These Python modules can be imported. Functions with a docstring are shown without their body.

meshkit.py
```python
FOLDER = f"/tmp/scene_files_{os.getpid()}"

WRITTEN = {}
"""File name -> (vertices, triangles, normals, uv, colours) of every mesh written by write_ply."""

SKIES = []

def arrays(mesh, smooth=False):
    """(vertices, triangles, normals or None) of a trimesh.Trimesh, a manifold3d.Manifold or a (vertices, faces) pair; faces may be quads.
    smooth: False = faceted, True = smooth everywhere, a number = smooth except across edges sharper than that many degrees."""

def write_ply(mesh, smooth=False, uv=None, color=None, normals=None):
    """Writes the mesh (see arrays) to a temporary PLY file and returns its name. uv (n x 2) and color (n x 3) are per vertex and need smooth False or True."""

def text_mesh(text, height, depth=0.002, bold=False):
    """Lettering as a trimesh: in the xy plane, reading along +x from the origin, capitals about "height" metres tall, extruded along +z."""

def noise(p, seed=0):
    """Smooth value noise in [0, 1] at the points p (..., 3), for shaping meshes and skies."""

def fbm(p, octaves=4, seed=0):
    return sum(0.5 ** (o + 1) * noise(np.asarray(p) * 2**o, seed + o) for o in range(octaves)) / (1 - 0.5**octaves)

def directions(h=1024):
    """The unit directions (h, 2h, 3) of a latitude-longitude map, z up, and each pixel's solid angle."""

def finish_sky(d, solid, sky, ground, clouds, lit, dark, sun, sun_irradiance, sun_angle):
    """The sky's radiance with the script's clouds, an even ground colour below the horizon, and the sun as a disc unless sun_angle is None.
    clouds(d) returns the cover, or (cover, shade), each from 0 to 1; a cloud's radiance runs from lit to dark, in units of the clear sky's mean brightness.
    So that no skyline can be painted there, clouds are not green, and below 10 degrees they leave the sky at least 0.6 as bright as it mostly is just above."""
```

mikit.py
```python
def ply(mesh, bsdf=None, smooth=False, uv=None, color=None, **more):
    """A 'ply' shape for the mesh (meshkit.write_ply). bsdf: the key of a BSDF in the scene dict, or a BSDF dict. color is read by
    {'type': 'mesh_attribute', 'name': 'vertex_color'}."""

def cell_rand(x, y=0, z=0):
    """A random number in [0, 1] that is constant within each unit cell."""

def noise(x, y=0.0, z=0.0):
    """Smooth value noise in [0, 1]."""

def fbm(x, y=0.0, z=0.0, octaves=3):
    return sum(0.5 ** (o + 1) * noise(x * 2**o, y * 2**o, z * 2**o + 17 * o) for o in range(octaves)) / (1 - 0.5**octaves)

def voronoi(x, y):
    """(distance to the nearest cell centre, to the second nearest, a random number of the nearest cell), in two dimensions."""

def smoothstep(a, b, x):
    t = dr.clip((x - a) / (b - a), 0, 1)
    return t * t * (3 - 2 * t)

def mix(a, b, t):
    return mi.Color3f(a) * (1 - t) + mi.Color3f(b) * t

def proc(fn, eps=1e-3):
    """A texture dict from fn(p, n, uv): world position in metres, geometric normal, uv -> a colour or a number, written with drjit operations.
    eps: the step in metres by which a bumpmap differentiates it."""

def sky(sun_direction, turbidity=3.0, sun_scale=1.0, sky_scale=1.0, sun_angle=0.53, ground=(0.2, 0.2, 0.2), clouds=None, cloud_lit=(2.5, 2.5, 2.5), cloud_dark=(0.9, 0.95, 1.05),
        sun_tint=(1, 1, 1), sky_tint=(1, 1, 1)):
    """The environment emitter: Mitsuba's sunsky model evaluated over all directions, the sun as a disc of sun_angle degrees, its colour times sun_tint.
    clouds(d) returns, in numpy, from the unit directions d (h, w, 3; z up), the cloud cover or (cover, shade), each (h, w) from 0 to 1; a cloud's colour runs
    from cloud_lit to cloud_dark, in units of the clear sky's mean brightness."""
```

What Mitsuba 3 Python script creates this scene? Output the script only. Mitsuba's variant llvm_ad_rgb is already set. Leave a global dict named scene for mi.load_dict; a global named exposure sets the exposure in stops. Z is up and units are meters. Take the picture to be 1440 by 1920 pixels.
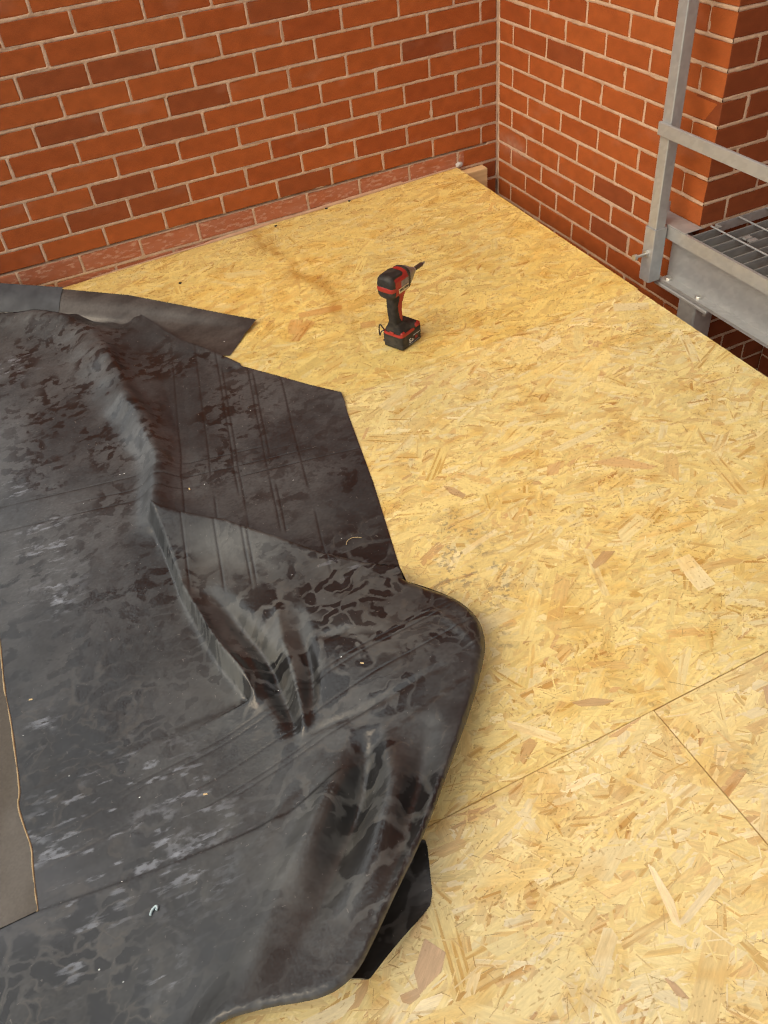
import math, random
import numpy as np, trimesh
import drjit as dr, mitsuba as mi
import mikit, meshkit
from mikit import proc, ply, noise, fbm, voronoi, cell_rand, smoothstep, mix
from scipy.spatial import Delaunay, cKDTree
from scipy.interpolate import RBFInterpolator
from shapely.geometry import Polygon, LineString, Point
import shapely
T = mi.ScalarTransform4f
rng = np.random.default_rng(7)
random.seed(7)
scene = {'type': 'scene'}
labels = {}

# ------------------------------------------------------------------ camera, light, exposure
CAM = [[-0.901565, 0.350095, 0.254192, -1.85782], [0.423728, 0.595853, 0.682212, -3.094086], [0.087378, 0.722767, -0.685545, 1.295551], [0.0, 0.0, 0.0, 1.0]]
scene['camera'] = {'type': 'perspective', 'fov': 49.7676, 'fov_axis': 'x', 'near_clip': 0.02, 'far_clip': 300.0,
                   'to_world': T(CAM)}
scene['sky'] = mikit.sky((-0.80, -0.20, 0.72), turbidity=3, sun_scale=0.34, sun_angle=42, clouds=lambda d: 1.0, cloud_lit=(2.46, 2.5, 2.52), sun_tint=(1.0, 0.98, 0.95))
exposure = 2.35

# ------------------------------------------------------------------ helpers
def col(*c): return {'type': 'rgb', 'value': [float(x) for x in c]}
def deckz(x): return -0.0555 + 0.0243 * np.asarray(x, float)
KEYS = set()
def key(name, parent=None):
    base = (parent + '__' if parent else '') + name
    k, i = base, 1
    while k in KEYS:
        k = f'{base}_{i:03d}'; i += 1
    KEYS.add(k)
    return k
def thing(name, label=None, cat=None, group=None, kind=None):
    k = key(name)
    tag(k, label, cat, group, kind)
    return k
def tag(k, label=None, cat=None, group=None, kind=None):
    d = {a: b for a, b in (('label', label), ('category', cat), ('group', group), ('kind', kind)) if b}
    if d: labels[k] = d
def put(name, mesh, bsdf, parent=None, smooth=False, to_world=None, uv=None, label=None, cat=None, group=None, kind=None):
    k = key(name, parent)
    s = dict(mesh) if isinstance(mesh, dict) else ply(mesh, bsdf, smooth=smooth, uv=uv)
    if isinstance(mesh, dict): s['bsdf'] = {'type': 'ref', 'id': bsdf}
    if to_world is not None: s['to_world'] = to_world
    scene[k] = s
    tag(k, label, cat, group, kind)
    return k
def cat(ms): return trimesh.util.concatenate(ms)
def box(x0, x1, y0, y1, z0, z1):
    m = trimesh.creation.box((x1 - x0, y1 - y0, z1 - z0)); m.apply_translation(((x0 + x1) / 2, (y0 + y1) / 2, (z0 + z1) / 2)); return m
def cbox(x0, x1, y0, y1, z0, z1, c=0.003):
    """a box with chamfered edges"""
    s = np.array([[x0, y0, z0], [x1, y1, z1]]); v = []
    for i in (0, 1):
        for j in (0, 1):
            for k in (0, 1):
                p = np.array([s[i][0], s[j][1], s[k][2]]); d = np.array([1 - 2 * i, 1 - 2 * j, 1 - 2 * k]) * c
                for a in range(3):
                    w = p + d; w[a] = p[a]; v.append(w)
    return trimesh.Trimesh(np.array(v), process=False).convex_hull
def tube(pts, r, sides=10, cap=True):
    p = np.asarray(pts, float); r = np.broadcast_to(r, (len(p),)).astype(float)
    t = np.gradient(p, axis=0); t /= np.linalg.norm(t, axis=1, keepdims=True) + 1e-12
    a = np.cross(t[0], [0, 0, 1.0]);
    if np.linalg.norm(a) < .1: a = np.cross(t[0], [1.0, 0, 0])
    A = []
    for ti in t:
        a = a - ti * (a @ ti); a /= np.linalg.norm(a); A.append(a)
    A = np.array(A); B = np.cross(t, A); an = np.arange(sides) * 2 * np.pi / sides
    v = p[:, None] + r[:, None, None] * (np.cos(an)[None, :, None] * A[:, None] + np.sin(an)[None, :, None] * B[:, None])
    n = len(p); f = []
    for i in range(n - 1):
        for j in range(sides):
            k = (j + 1) % sides
            f += [[i * sides + j, i * sides + k, (i + 1) * sides + k], [i * sides + j, (i + 1) * sides + k, (i + 1) * sides + j]]
    v = v.reshape(-1, 3)
    if cap:
        v = np.vstack([v, p[0], p[-1]]); c0, c1 = len(v) - 2, len(v) - 1
        for j in range(sides):
            k = (j + 1) % sides
            f += [[c0, k, j], [c1, (n - 1) * sides + j, (n - 1) * sides + k]]
    return trimesh.Trimesh(v, f, process=False)
def loft(rings):
    """rings: (n,m,3), closed with caps"""
    R = np.asarray(rings, float); n, m = R.shape[:2]; v = R.reshape(-1, 3); f = []
    for i in range(n - 1):
        for j in range(m):
            k = (j + 1) % m
            f += [[i * m + j, i * m + k, (i + 1) * m + k], [i * m + j, (i + 1) * m + k, (i + 1) * m + j]]
    v = np.vstack([v, R[0].mean(0), R[-1].mean(0)])
    for j in range(m):
        k = (j + 1) % m
        f += [[n * m, k, j], [n * m + 1, (n - 1) * m + j, (n - 1) * m + k]]
    t = trimesh.Trimesh(v, f, process=False); t.fix_normals(); return t
def sup(rx, ry, e=4.0, m=28, ox=0, oy=0):
    a = np.arange(m) * 2 * np.pi / m; c, s = np.cos(a), np.sin(a)
    return np.c_[ox + rx * np.sign(c) * np.abs(c) ** (2 / e), oy + ry * np.sign(s) * np.abs(s) ** (2 / e)]

# ------------------------------------------------------------------ materials
def principled(name, base, rough=.5, **kw):
    scene[name] = {'type': 'twosided', 'bsdf': {'type': 'principled', 'base_color': proc(base) if callable(base) else col(*base), 'roughness': proc(rough) if callable(rough) else float(rough), **kw}}
def bumped(name, base, rough, bump, scale=1.0, eps=1e-3, **kw):
    scene[name] = {'type': 'twosided', 'bsdf': {'type': 'bumpmap', 'arbitrary': proc(bump, eps), 'scale': scale,
        'nested_bsdf': {'type': 'principled', 'base_color': proc(base) if callable(base) else col(*base), 'roughness': proc(rough) if callable(rough) else float(rough), **kw}}}

def brick_bump(p, n, uv): return 0.0006 * fbm(p.x * 260, p.y * 260, p.z * 260, 2) + 0.0012 * noise(p.x * 45, p.y * 45, p.z * 45)
def brick_colour(p, n, uv):
    g = fbm(p.x * 30, p.y * 30, p.z * 30, 3); s = noise(p.x * 500, p.y * 500, p.z * 500)
    row = dr.floor(p.z / .075 + 50.0); odd = row - 2 * dr.floor(row / 2)      # course 1 is row 50
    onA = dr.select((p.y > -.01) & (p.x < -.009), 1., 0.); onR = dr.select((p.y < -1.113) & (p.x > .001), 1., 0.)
    ka = dr.floor((-p.x - dr.select(odd < .5, .0783, .1908)) / .225 + 20.0)
    kb = dr.floor((-p.y - dr.select(odd < .5, .2171, .1046)) / .225 + 60.0)
    kr = dr.floor((p.x - dr.select(odd < .5, .205, .098)) / .225 + 90.0)
    k = dr.select(onA > .5, ka, dr.select(onR > .5, kr, kb))
    r, r2 = cell_rand(row, k, 3), cell_rand(row, k, 8)
    c = mix((.315, .074, .0165), (.350, .088, .0200), r)
    c = mix(c, (.262, .058, .0140), smoothstep(.80, .82, r2) * .5)
    dk = smoothstep(.955, .957, r2)
    for n_, k_ in DARK_A: dk = dr.maximum(dk, dr.select((dr.abs(row - (49. + n_)) < .5) & (dr.abs(ka - (20. + k_)) < .5) & (onA > .5), 1., 0.))
    c = mix(c, (.205, .052, .0175), dk * .62)
    c = mix(c, (.170, .040, .0130), onR * .85)          # darker brick tone on the return, with the recess shade mixed into it
    c = c * (.80 + .30 * g + .22 * (s - .5))
    q = smoothstep(.62, .85, fbm(p.x * 9 + 3, p.y * 9, p.z * 14, 3)) * .22       # pale salt bloom, a patch of it near the inner corner
    b = dr.exp(-(dr.square((p.y + .12) / .09) + dr.square((p.z - .012) / .035))) * (1 - onA) * .45 * (.4 + noise(p.x * 60, p.y * 60, p.z * 60))
    c = mix(c, (.46, .30, .22), dr.clip(q * .35 + b, 0, 1))
    d = onA * dr.select((p.z < .001) & (p.x < -.164), 1., 0.) * (.16 + .42 * fbm(p.x * 12, p.y * 12, p.z * 40, 3))     # dusty course where the old upstand was
    e = onA * dr.select((p.z < .001) & (p.x < -.164), 1., 0.) * smoothstep(.52, .80, fbm(p.x * 60, p.y * 60, p.z * 110, 4)) * .8
    c = mix(c, (.42, .19, .125), dr.clip(d * 1.1, 0, 1)); return mix(c, (.60, .42, .31), e * .5)
DARK_A = [(8, 6), (8, 5), (6, 6), (6, 4), (5, 5), (3, 6), (2, 6), (2, 5), (1, 3), (9, 3)]
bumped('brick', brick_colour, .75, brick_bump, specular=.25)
def mortar_colour(p, n, uv):
    g = fbm(p.x * 40, p.y * 40, p.z * 40, 3); s = noise(p.x * 700, p.y * 700, p.z * 700)
    c = mix((.43, .285, .190), (.56, .405, .285), g) * (.82 + .36 * s)
    return c
bumped('mortar', mortar_colour, .95, lambda p, n, uv: 0.0022 * fbm(p.x * 120, p.y * 120, p.z * 120, 3) + .002 * noise(p.x * 30, p.y * 30, p.z * 30), specular=.1)
principled('mortar_dust', lambda p, n, uv: mix((.42, .24, .15), (.60, .40, .26), fbm(p.x * 40, p.y * 40, p.z * 40, 3)), .95, specular=.1)

def dirt(p):
    """the grey mould spots and trodden dirt on the boards"""
    d = mi.Float(0)
    for x, y, r in GREY: d = d + dr.exp(-(dr.square(p.x - x) + dr.square(p.y - y)) / (r * r))
    m = dr.clip(d, 0, 1) * (.85 * smoothstep(.50, .64, fbm(p.x * 120, p.y * 150, 3, 4)) * smoothstep(.38, .6, fbm(p.x * 26, p.y * 26, 33, 3)) + .15)
    s = dr.exp(-dr.square((p.x + 1.075 + .07 * (noise(p.y * 9, 2) - .4)) / .034)) * smoothstep(-1.15, -.5, p.y) * smoothstep(.22, .6, fbm(p.x * 30, p.y * 12, 1, 3))
    return m, s
def osb_colour(p, n, uv):
    iu, iv = dr.floor(uv.x), dr.floor(uv.y); fu, fv = uv.x - iu, uv.y - iv
    r, r2, r3 = cell_rand(iu, iv, 1), cell_rand(iu, iv, 2), cell_rand(iu, iv, 3)
    grain = .55 * noise(fu * 10 + 31 * r3, fv * 70 + 90 * r2, r * 57) + .45 * noise(fu * 26 + 11 * r2, fv * 210, r3 * 91)
    c = mix((.68, .510, .150), (.75, .60, .215), smoothstep(.0, .45, r))
    c = mix(c, (.81, .69, .35), smoothstep(.5, .62, r) * .9)
    c = mix(c, (.64, .43, .115), smoothstep(.68, .72, r) * .85)
    c = mix(c, (.57, .33, .10), smoothstep(.915, .94, r) * .85)
    c = mix(c, (.47, .22, .08), smoothstep(.984, .988, r) * .9)
    c = dr.select(iv > 199.5, dr.select(iv > 202.5, mix((.46, .27, .085), (.22, .11, .035), smoothstep(.3, 1, r)), dr.select(iv > 201.5, mix((.52, .25, .08), (.58, .31, .12), r), dr.select(iv > 200.5, mix((.36, .17, .085), (.43, .22, .12), r), mi.Color3f(.78, .655, .34)))), c)
    c = c * (.90 + .2 * (r2 - .5) * 1.3) * (.80 + .38 * grain)
    c = mix(c, mi.Color3f(.73, .575, .205) * (.86 + .27 * grain), .40)
    late = smoothstep(.62, .8, noise(fu * 3 + 7 * r, fv * 34 + 13 * r3, r2 * 33)) * smoothstep(.3, .8, r3)
    c = mix(c, c * mi.Color3f(.80, .66, .48), late)
    spk = smoothstep(.78, .90, noise(p.x * 190, p.y * 260, 9)) * smoothstep(.40, .7, noise(p.x * 13, p.y * 13, 4))
    c = mix(c, c * mi.Color3f(.56, .44, .30), spk * .6)
    c = c * mi.Color3f(.99, 1.02, 1.02) * mix((1.06, 1.02, .96), (.95, .96, 1.0), smoothstep(.35, .65, fbm(p.x * 1.7, p.y * 1.7, 5, 2)))
    row = mix((1.02, 1.05, 1.30), (.99, .97, .98), smoothstep(-1.2258, -1.2253, p.y)); row = mix((1.02, 1.07, 1.52), row, smoothstep(-2.4703, -2.4697, p.y))
    c = c * row
    fib = noise(fu * 60 + 5 * r, fv * 330, r2 * 77)
    c = c * (.93 + .14 * fib)
    blot = smoothstep(.52, .75, fbm(p.x * 15, p.y * 21, 13, 3)); c = mix(c, c * mi.Color3f(.90, .78, .58), blot * .7)
    m, s = dirt(p)
    c = mix(c, (.22, .17, .12), m * .62)
    return mix(c, c * mi.Color3f(.66, .50, .34), s * .85)
principled('osb', osb_colour, .48, specular=.45)
principled('timber', lambda p, n, uv: mix((.55, .36, .17), (.66, .46, .24), noise(p.x * 8, p.y * 120, p.z * 120)), .7, specular=.2)

RA = math.radians(-12.0)
def sheet_axes(p): return p.x * math.cos(RA) + p.y * math.sin(RA), -p.x * math.sin(RA) + p.y * math.cos(RA)
def marks_lines(p):
    """impressed double lines from the slabs that once lay on the sheet"""
    a, b = sheet_axes(p); w = .004 * noise(a * 9, b * 9, 2); L, M = mi.Float(0), mi.Float(0)
    for o in (-1.435, -1.36, -1.298, -1.286, -1.212, -1.199, -1.12): L = dr.maximum(L, dr.exp(-dr.square((a - o + w) / .0032)) * smoothstep(.30, .5, noise(b * 7, o * 40, 1)))
    for o in (-1.62, -1.655, -1.70, -1.60): L = dr.maximum(L, dr.exp(-dr.square((b - o + w) / .0028)) * smoothstep(.25, .5, noise(a * 6, o * 40, 5)))
    L = L * smoothstep(-1.98, -1.90, p.y + .42 * (p.x + 1.4))
    c, d = p.x * math.cos(.07) + p.y * math.sin(.07), -p.x * math.sin(.07) + p.y * math.cos(.07)
    for o in (-1.985, -1.998, -2.055, -2.10, -2.112): M = dr.maximum(M, dr.exp(-dr.square((d - o + 2.2 * w) / .0028)) * smoothstep(.3, .55, noise(c * 5, o * 40, 7)))
    return dr.maximum(L, .8 * M)
def mix1(a, b, t): return a * (1 - t) + b * t
def puddles(p):
    wx, wy = .12 * (fbm(p.x * 13, p.y * 13, 1, 5) - .5), .12 * (fbm(p.x * 13, p.y * 13, 8, 5) - .5)
    d1, d2, r = voronoi((p.x + wx) * 13 + 2, (p.y + wy) * 17)
    e1, e2, q = voronoi((p.x + wx) * 24 + 5, (p.y + wy) * 31 + 9)
    pick = smoothstep(.45, .55, fbm(p.x * 4.5, p.y * 4.5, 41, 2))
    gap = mix1(d2 - d1, e2 - e1, pick); rr = mix1(r, q, pick)
    net = smoothstep(.12, .30, gap) * smoothstep(.25, .40, rr)                    # dark dried puddles, far apart or close
    vein = smoothstep(.13, .03, gap)
    blots = smoothstep(.48, .63, fbm((p.x + .4 * wx) * 44, (p.y + .4 * wy) * 50, 17, 5)) * smoothstep(.30, .55, fbm(p.x * 9, p.y * 9, 71, 2))
    near = smoothstep(-1.55, -1.95, p.y + .35 * (fbm(p.x * 4, p.y * 4, 21, 2) - .5))
    amt = smoothstep(.26, .56, fbm(p.x * 3.1, p.y * 3.1, 31, 3))
    return mix1(blots, dr.maximum(net, .55 * blots), near), vein * near, amt
SEAM2 = [(x, y, 0) for x, y, _ in [(-2.2774, -2.0498, 0.0), (-2.1541, -2.0482, 0.0), (-2.0489, -2.0553, 0.0), (-1.9412, -2.0632, 0.0), (-1.8521, -2.0679, 0.0), (-1.7832, -2.0684, 0.0)]]
def line_at(p, pl, w):
    d = mi.Float(9)
    for (ax, ay, _), (bx_, by, _) in zip(pl[:-1], pl[1:]):
        dx, dy = bx_ - ax, by - ay; t = dr.clip(((p.x - ax) * dx + (p.y - ay) * dy) / (dx * dx + dy * dy), 0, 1)
        d = dr.minimum(d, dr.sqrt(dr.square(p.x - ax - t * dx) + dr.square(p.y - ay - t * dy)))
    return dr.exp(-dr.square(d / w))
def rubber_colour(p, n, uv):
    f, vein, amt = puddles(p)
    dust = fbm(p.x * 6, p.y * 6, 3, 4); fine = noise(p.x * 190, p.y * 260, 5); sm = fbm(p.x * 40, p.y * 52, 7, 3)
    c = mix((.0140, .0158, .0174), (.037, .0392, .0408), smoothstep(.25, .72, dust))
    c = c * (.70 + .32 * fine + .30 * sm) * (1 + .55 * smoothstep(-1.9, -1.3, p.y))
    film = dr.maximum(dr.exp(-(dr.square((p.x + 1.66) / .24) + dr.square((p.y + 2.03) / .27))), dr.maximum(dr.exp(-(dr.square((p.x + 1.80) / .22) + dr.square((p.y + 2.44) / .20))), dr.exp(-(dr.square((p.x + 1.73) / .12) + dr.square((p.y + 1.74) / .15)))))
    c = mix(c, mi.Color3f(.118, .123, .116) * (.72 + .5 * sm), film * (.35 + .55 * smoothstep(.30, .62, fbm(p.x * 8, p.y * 8, 61, 3))) * .8)    # bright sheen of the rolled part, put into the colour
    c = mix(c, (.0095, .0095, .0100), f * (.35 + .60 * amt))
    c = mix(c, (.072, .066, .056), vein * (.06 + .30 * amt) * smoothstep(.35, .6, sm))
    c = mix(c, (.012, .011, .011), marks_lines(p) * .7)
    m = mi.Float(0)
    for x, y, r in MARKS: m = m + dr.exp(-(dr.square(p.x - x) + dr.square(p.y - y)) / (r * r))
    a, b = p.x * .99 + p.y * -.12, p.x * .12 + p.y * .99
    ch = dr.clip(m, 0, 1) * (.75 * smoothstep(.56, .76, fbm(a * 24, b * 95, 4, 4)) + .45 * smoothstep(.50, .7, fbm(a * 30, b * 40, 14, 4)) * smoothstep(.4, .6, fbm(a * 9, b * 9, 24, 2)))
    ch = ch * smoothstep(.30, .62, fbm(a * 75, b * 130, 8, 3))
    veil = dr.exp(-(dr.square((a + 2.17) / .30) + dr.square((b + 2.50) / .085))) * smoothstep(.25, .6, fbm(a * 7, b * 20, 51, 3))
    c = mix(c, (.088, .094, .108), veil * .55)
    c = mix(c, (.23, .255, .295), ch * .8)
    c = mix(c, (.010, .0095, .009), line_at(p, SEAM, .0035) * .85)
    c = mix(c, (.016, .015, .014), line_at(p, SEAM2, .007) * smoothstep(.35, .6, fbm(p.x * 40, p.y * 60, 2, 3)) * .85)
    return mix(c, (.24, .22, .20), smoothstep(.955, .98, noise(p.x * 170, p.y * 170, 2)) * .3)
def rubber_rough(p, n, uv):
    f, vein, amt = puddles(p)
    return .45 - .16 * f * (.3 + .7 * amt) + .04 * vein + .12 * (fbm(p.x * 14, p.y * 14, 6, 2) - .5)
def rubber_bump(p, n, uv):
    return .0007 * fbm(p.x * 60, p.y * 85, 2, 3) - .0012 * marks_lines(p) + .00025 * noise(p.x * 320, p.y * 320, 5)
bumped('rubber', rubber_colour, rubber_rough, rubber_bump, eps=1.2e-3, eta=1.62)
principled('rubber_plain', lambda p, n, uv: mix((.030, .028, .027), (.058, .054, .051), smoothstep(.3, .75, fbm(p.x * 9, p.y * 22, 4, 4))) * (.85 + .3 * noise(p.x * 200, p.y * 200, 3)), .45, eta=1.62)
principled('rubber_blue', lambda p, n, uv: mix((.030, .036, .044), (.052, .060, .070), smoothstep(.25, .75, fbm(p.x * 26, p.y * 26, 4, 4))), .55, specular=.45)
principled('rubber_clean', lambda p, n, uv: mix((.080, .070, .056), (.110, .102, .090), smoothstep(.35, .65, fbm(p.x * 12, p.y * 5, 4, 3))) * (.9 + .2 * noise(p.x * 300, p.y * 300, 3)), .6, specular=.4)
principled('adhesive', lambda p, n, uv: mix((.28, .20, .10), (.44, .34, .19), noise(p.x * 90, p.y * 90, 3)), .45, specular=.4)

def galv(p, n, uv):
    g = fbm(p.x * 28, p.y * 28, p.z * 28, 3); d1, d2, r = voronoi((p.x + p.y * .7) * 90, (p.z + p.y * .4) * 90)
    return mix((.385, .398, .402), (.425, .433, .432), smoothstep(.2, .8, g)) * (.95 + .10 * r)
principled('galvanised', galv, lambda p, n, uv: .36 + .14 * noise(p.x * 40, p.y * 40, p.z * 40), metallic=.5, specular=.5)
principled('galvanised_bar', lambda p, n, uv: mix((.19, .20, .20), (.26, .27, .265), fbm(p.x * 40, p.y * 40, p.z * 40, 2)), .5, metallic=.3, specular=.5)
principled('zinc_bolt', (.50, .50, .48), .35, metallic=.8)
principled('brass', (.66, .52, .22), .38, metallic=.35, specular=.6)
principled('black_screw', (.022, .02, .02), .45, specular=.5)
principled('tool_red', lambda p, n, uv: mix((.36, .024, .017), (.24, .020, .014), fbm(p.x * 90, p.y * 90, p.z * 90, 3)), .42, specular=.5)
principled('tool_black', lambda p, n, uv: mix((.018, .017, .016), (.040, .036, .030), smoothstep(.4, .75, fbm(p.x * 60, p.y * 60, p.z * 60, 3))), .55, specular=.4)
principled('tool_grip', lambda p, n, uv: mix((.020, .018, .016), (.038, .033, .027), smoothstep(.4, .75, fbm(p.x * 60, p.y * 60, p.z * 60, 3))), .75, specular=.3)
principled('tool_metal', lambda p, n, uv: mix((.17, .165, .16), (.33, .32, .30), fbm(p.x * 80, p.y * 80, p.z * 80, 3)), .42, metallic=.6)
principled('bit_steel', (.13, .10, .085), .35, metallic=.8)
principled('sticker', lambda p, n, uv: mix((.42, .34, .17), (.58, .50, .30), fbm(p.x * 120, p.y * 120, p.z * 120, 2)), .5, specular=.4)
principled('sticker_grey', lambda p, n, uv: mix((.13, .11, .095), (.24, .20, .17), fbm(p.x * 120, p.y * 120, p.z * 120, 2)), .5, specular=.4)
principled('print_white', (.62, .60, .56), .5)
principled('print_dark', (.03, .028, .026), .5)
principled('chip_wood', (.58, .44, .24), .7)
principled('white_bit', (.70, .72, .72), .6)
principled('plastic_blue', (.40, .52, .56), .4)
principled('putty', lambda p, n, uv: mix((.36, .35, .34), (.52, .50, .47), noise(p.x * 200, p.y * 200, p.z * 200)), .7)
principled('ground_mat', lambda p, n, uv: mix((.08, .075, .07), (.14, .13, .12), fbm(p.x * 3, p.y * 3, 1, 3)), .9)
principled('joist_wood', lambda p, n, uv: mix((.32, .21, .11), (.45, .31, .17), noise(p.x * 60, p.y * 5, p.z * 60)), .8)

# ------------------------------------------------------------------ measured outlines (metres: x, y on the deck, height above it)
EDGE = [(-2.5612, 0.2445, 0.022), (-2.3039, 0.0221, 0.025), (-2.0927, -0.1271, 0.026), (-1.9733, -0.2107, 0.025), (-1.8868, -0.3046, 0.022), (-1.8523, -0.2954, 0.026), (-1.8153, -0.2854, 0.031), (-1.776, -0.2832, 0.035), (-1.7402, -0.2981, 0.038), (-1.7225, -0.3284, 0.036), (-1.7087, -0.3644, 0.032), (-1.6758, -0.388, 0.034), (-1.6561, -0.436, 0.03), (-1.6305, -0.5018, 0.025), (-1.606, -0.5831, 0.021), (-1.574, -0.6653, 0.018), (-1.5245, -0.741, 0.014), (-1.4857, -0.8169, 0.011), (-1.449, -0.8932, 0.008), (-1.4482, -0.9039, 0.004), (-1.3706, -1.016, 0.003), (-1.3057, -1.117, 0.004), (-1.2419, -1.2106, 0.008), (-1.2504, -1.2534, 0.006), (-1.2625, -1.2998, 0.003), (-1.3232, -1.6081, 0.002), (-1.401, -1.941, 0.002)]
RIM = [(-1.4102, -1.9641, 0.03), (-1.3795, -2.0154, 0.04), (-1.3525, -2.0621, 0.045), (-1.335, -2.1045, 0.047), (-1.3302, -2.1472, 0.048), (-1.3367, -2.1822, 0.049), (-1.3524, -2.2197, 0.05), (-1.3796, -2.2542, 0.052), (-1.4245, -2.3077, 0.055), (-1.4671, -2.353, 0.06), (-1.5452, -2.4299, 0.068), (-1.636, -2.5157, 0.078), (-1.7296, -2.5915, 0.092), (-1.7863, -2.638, 0.1), (-1.8178, -2.6611, 0.104), (-1.8517, -2.6723, 0.106), (-1.8836, -2.6697, 0.106), (-1.9129, -2.6602, 0.104), (-1.9492, -2.6466, 0.1), (-1.9876, -2.6372, 0.094), (-2.0188, -2.6301, 0.088), (-2.0521, -2.6281, 0.08), (-2.0973, -2.6338, 0.064), (-2.1667, -2.6546, 0.03)]
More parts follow.
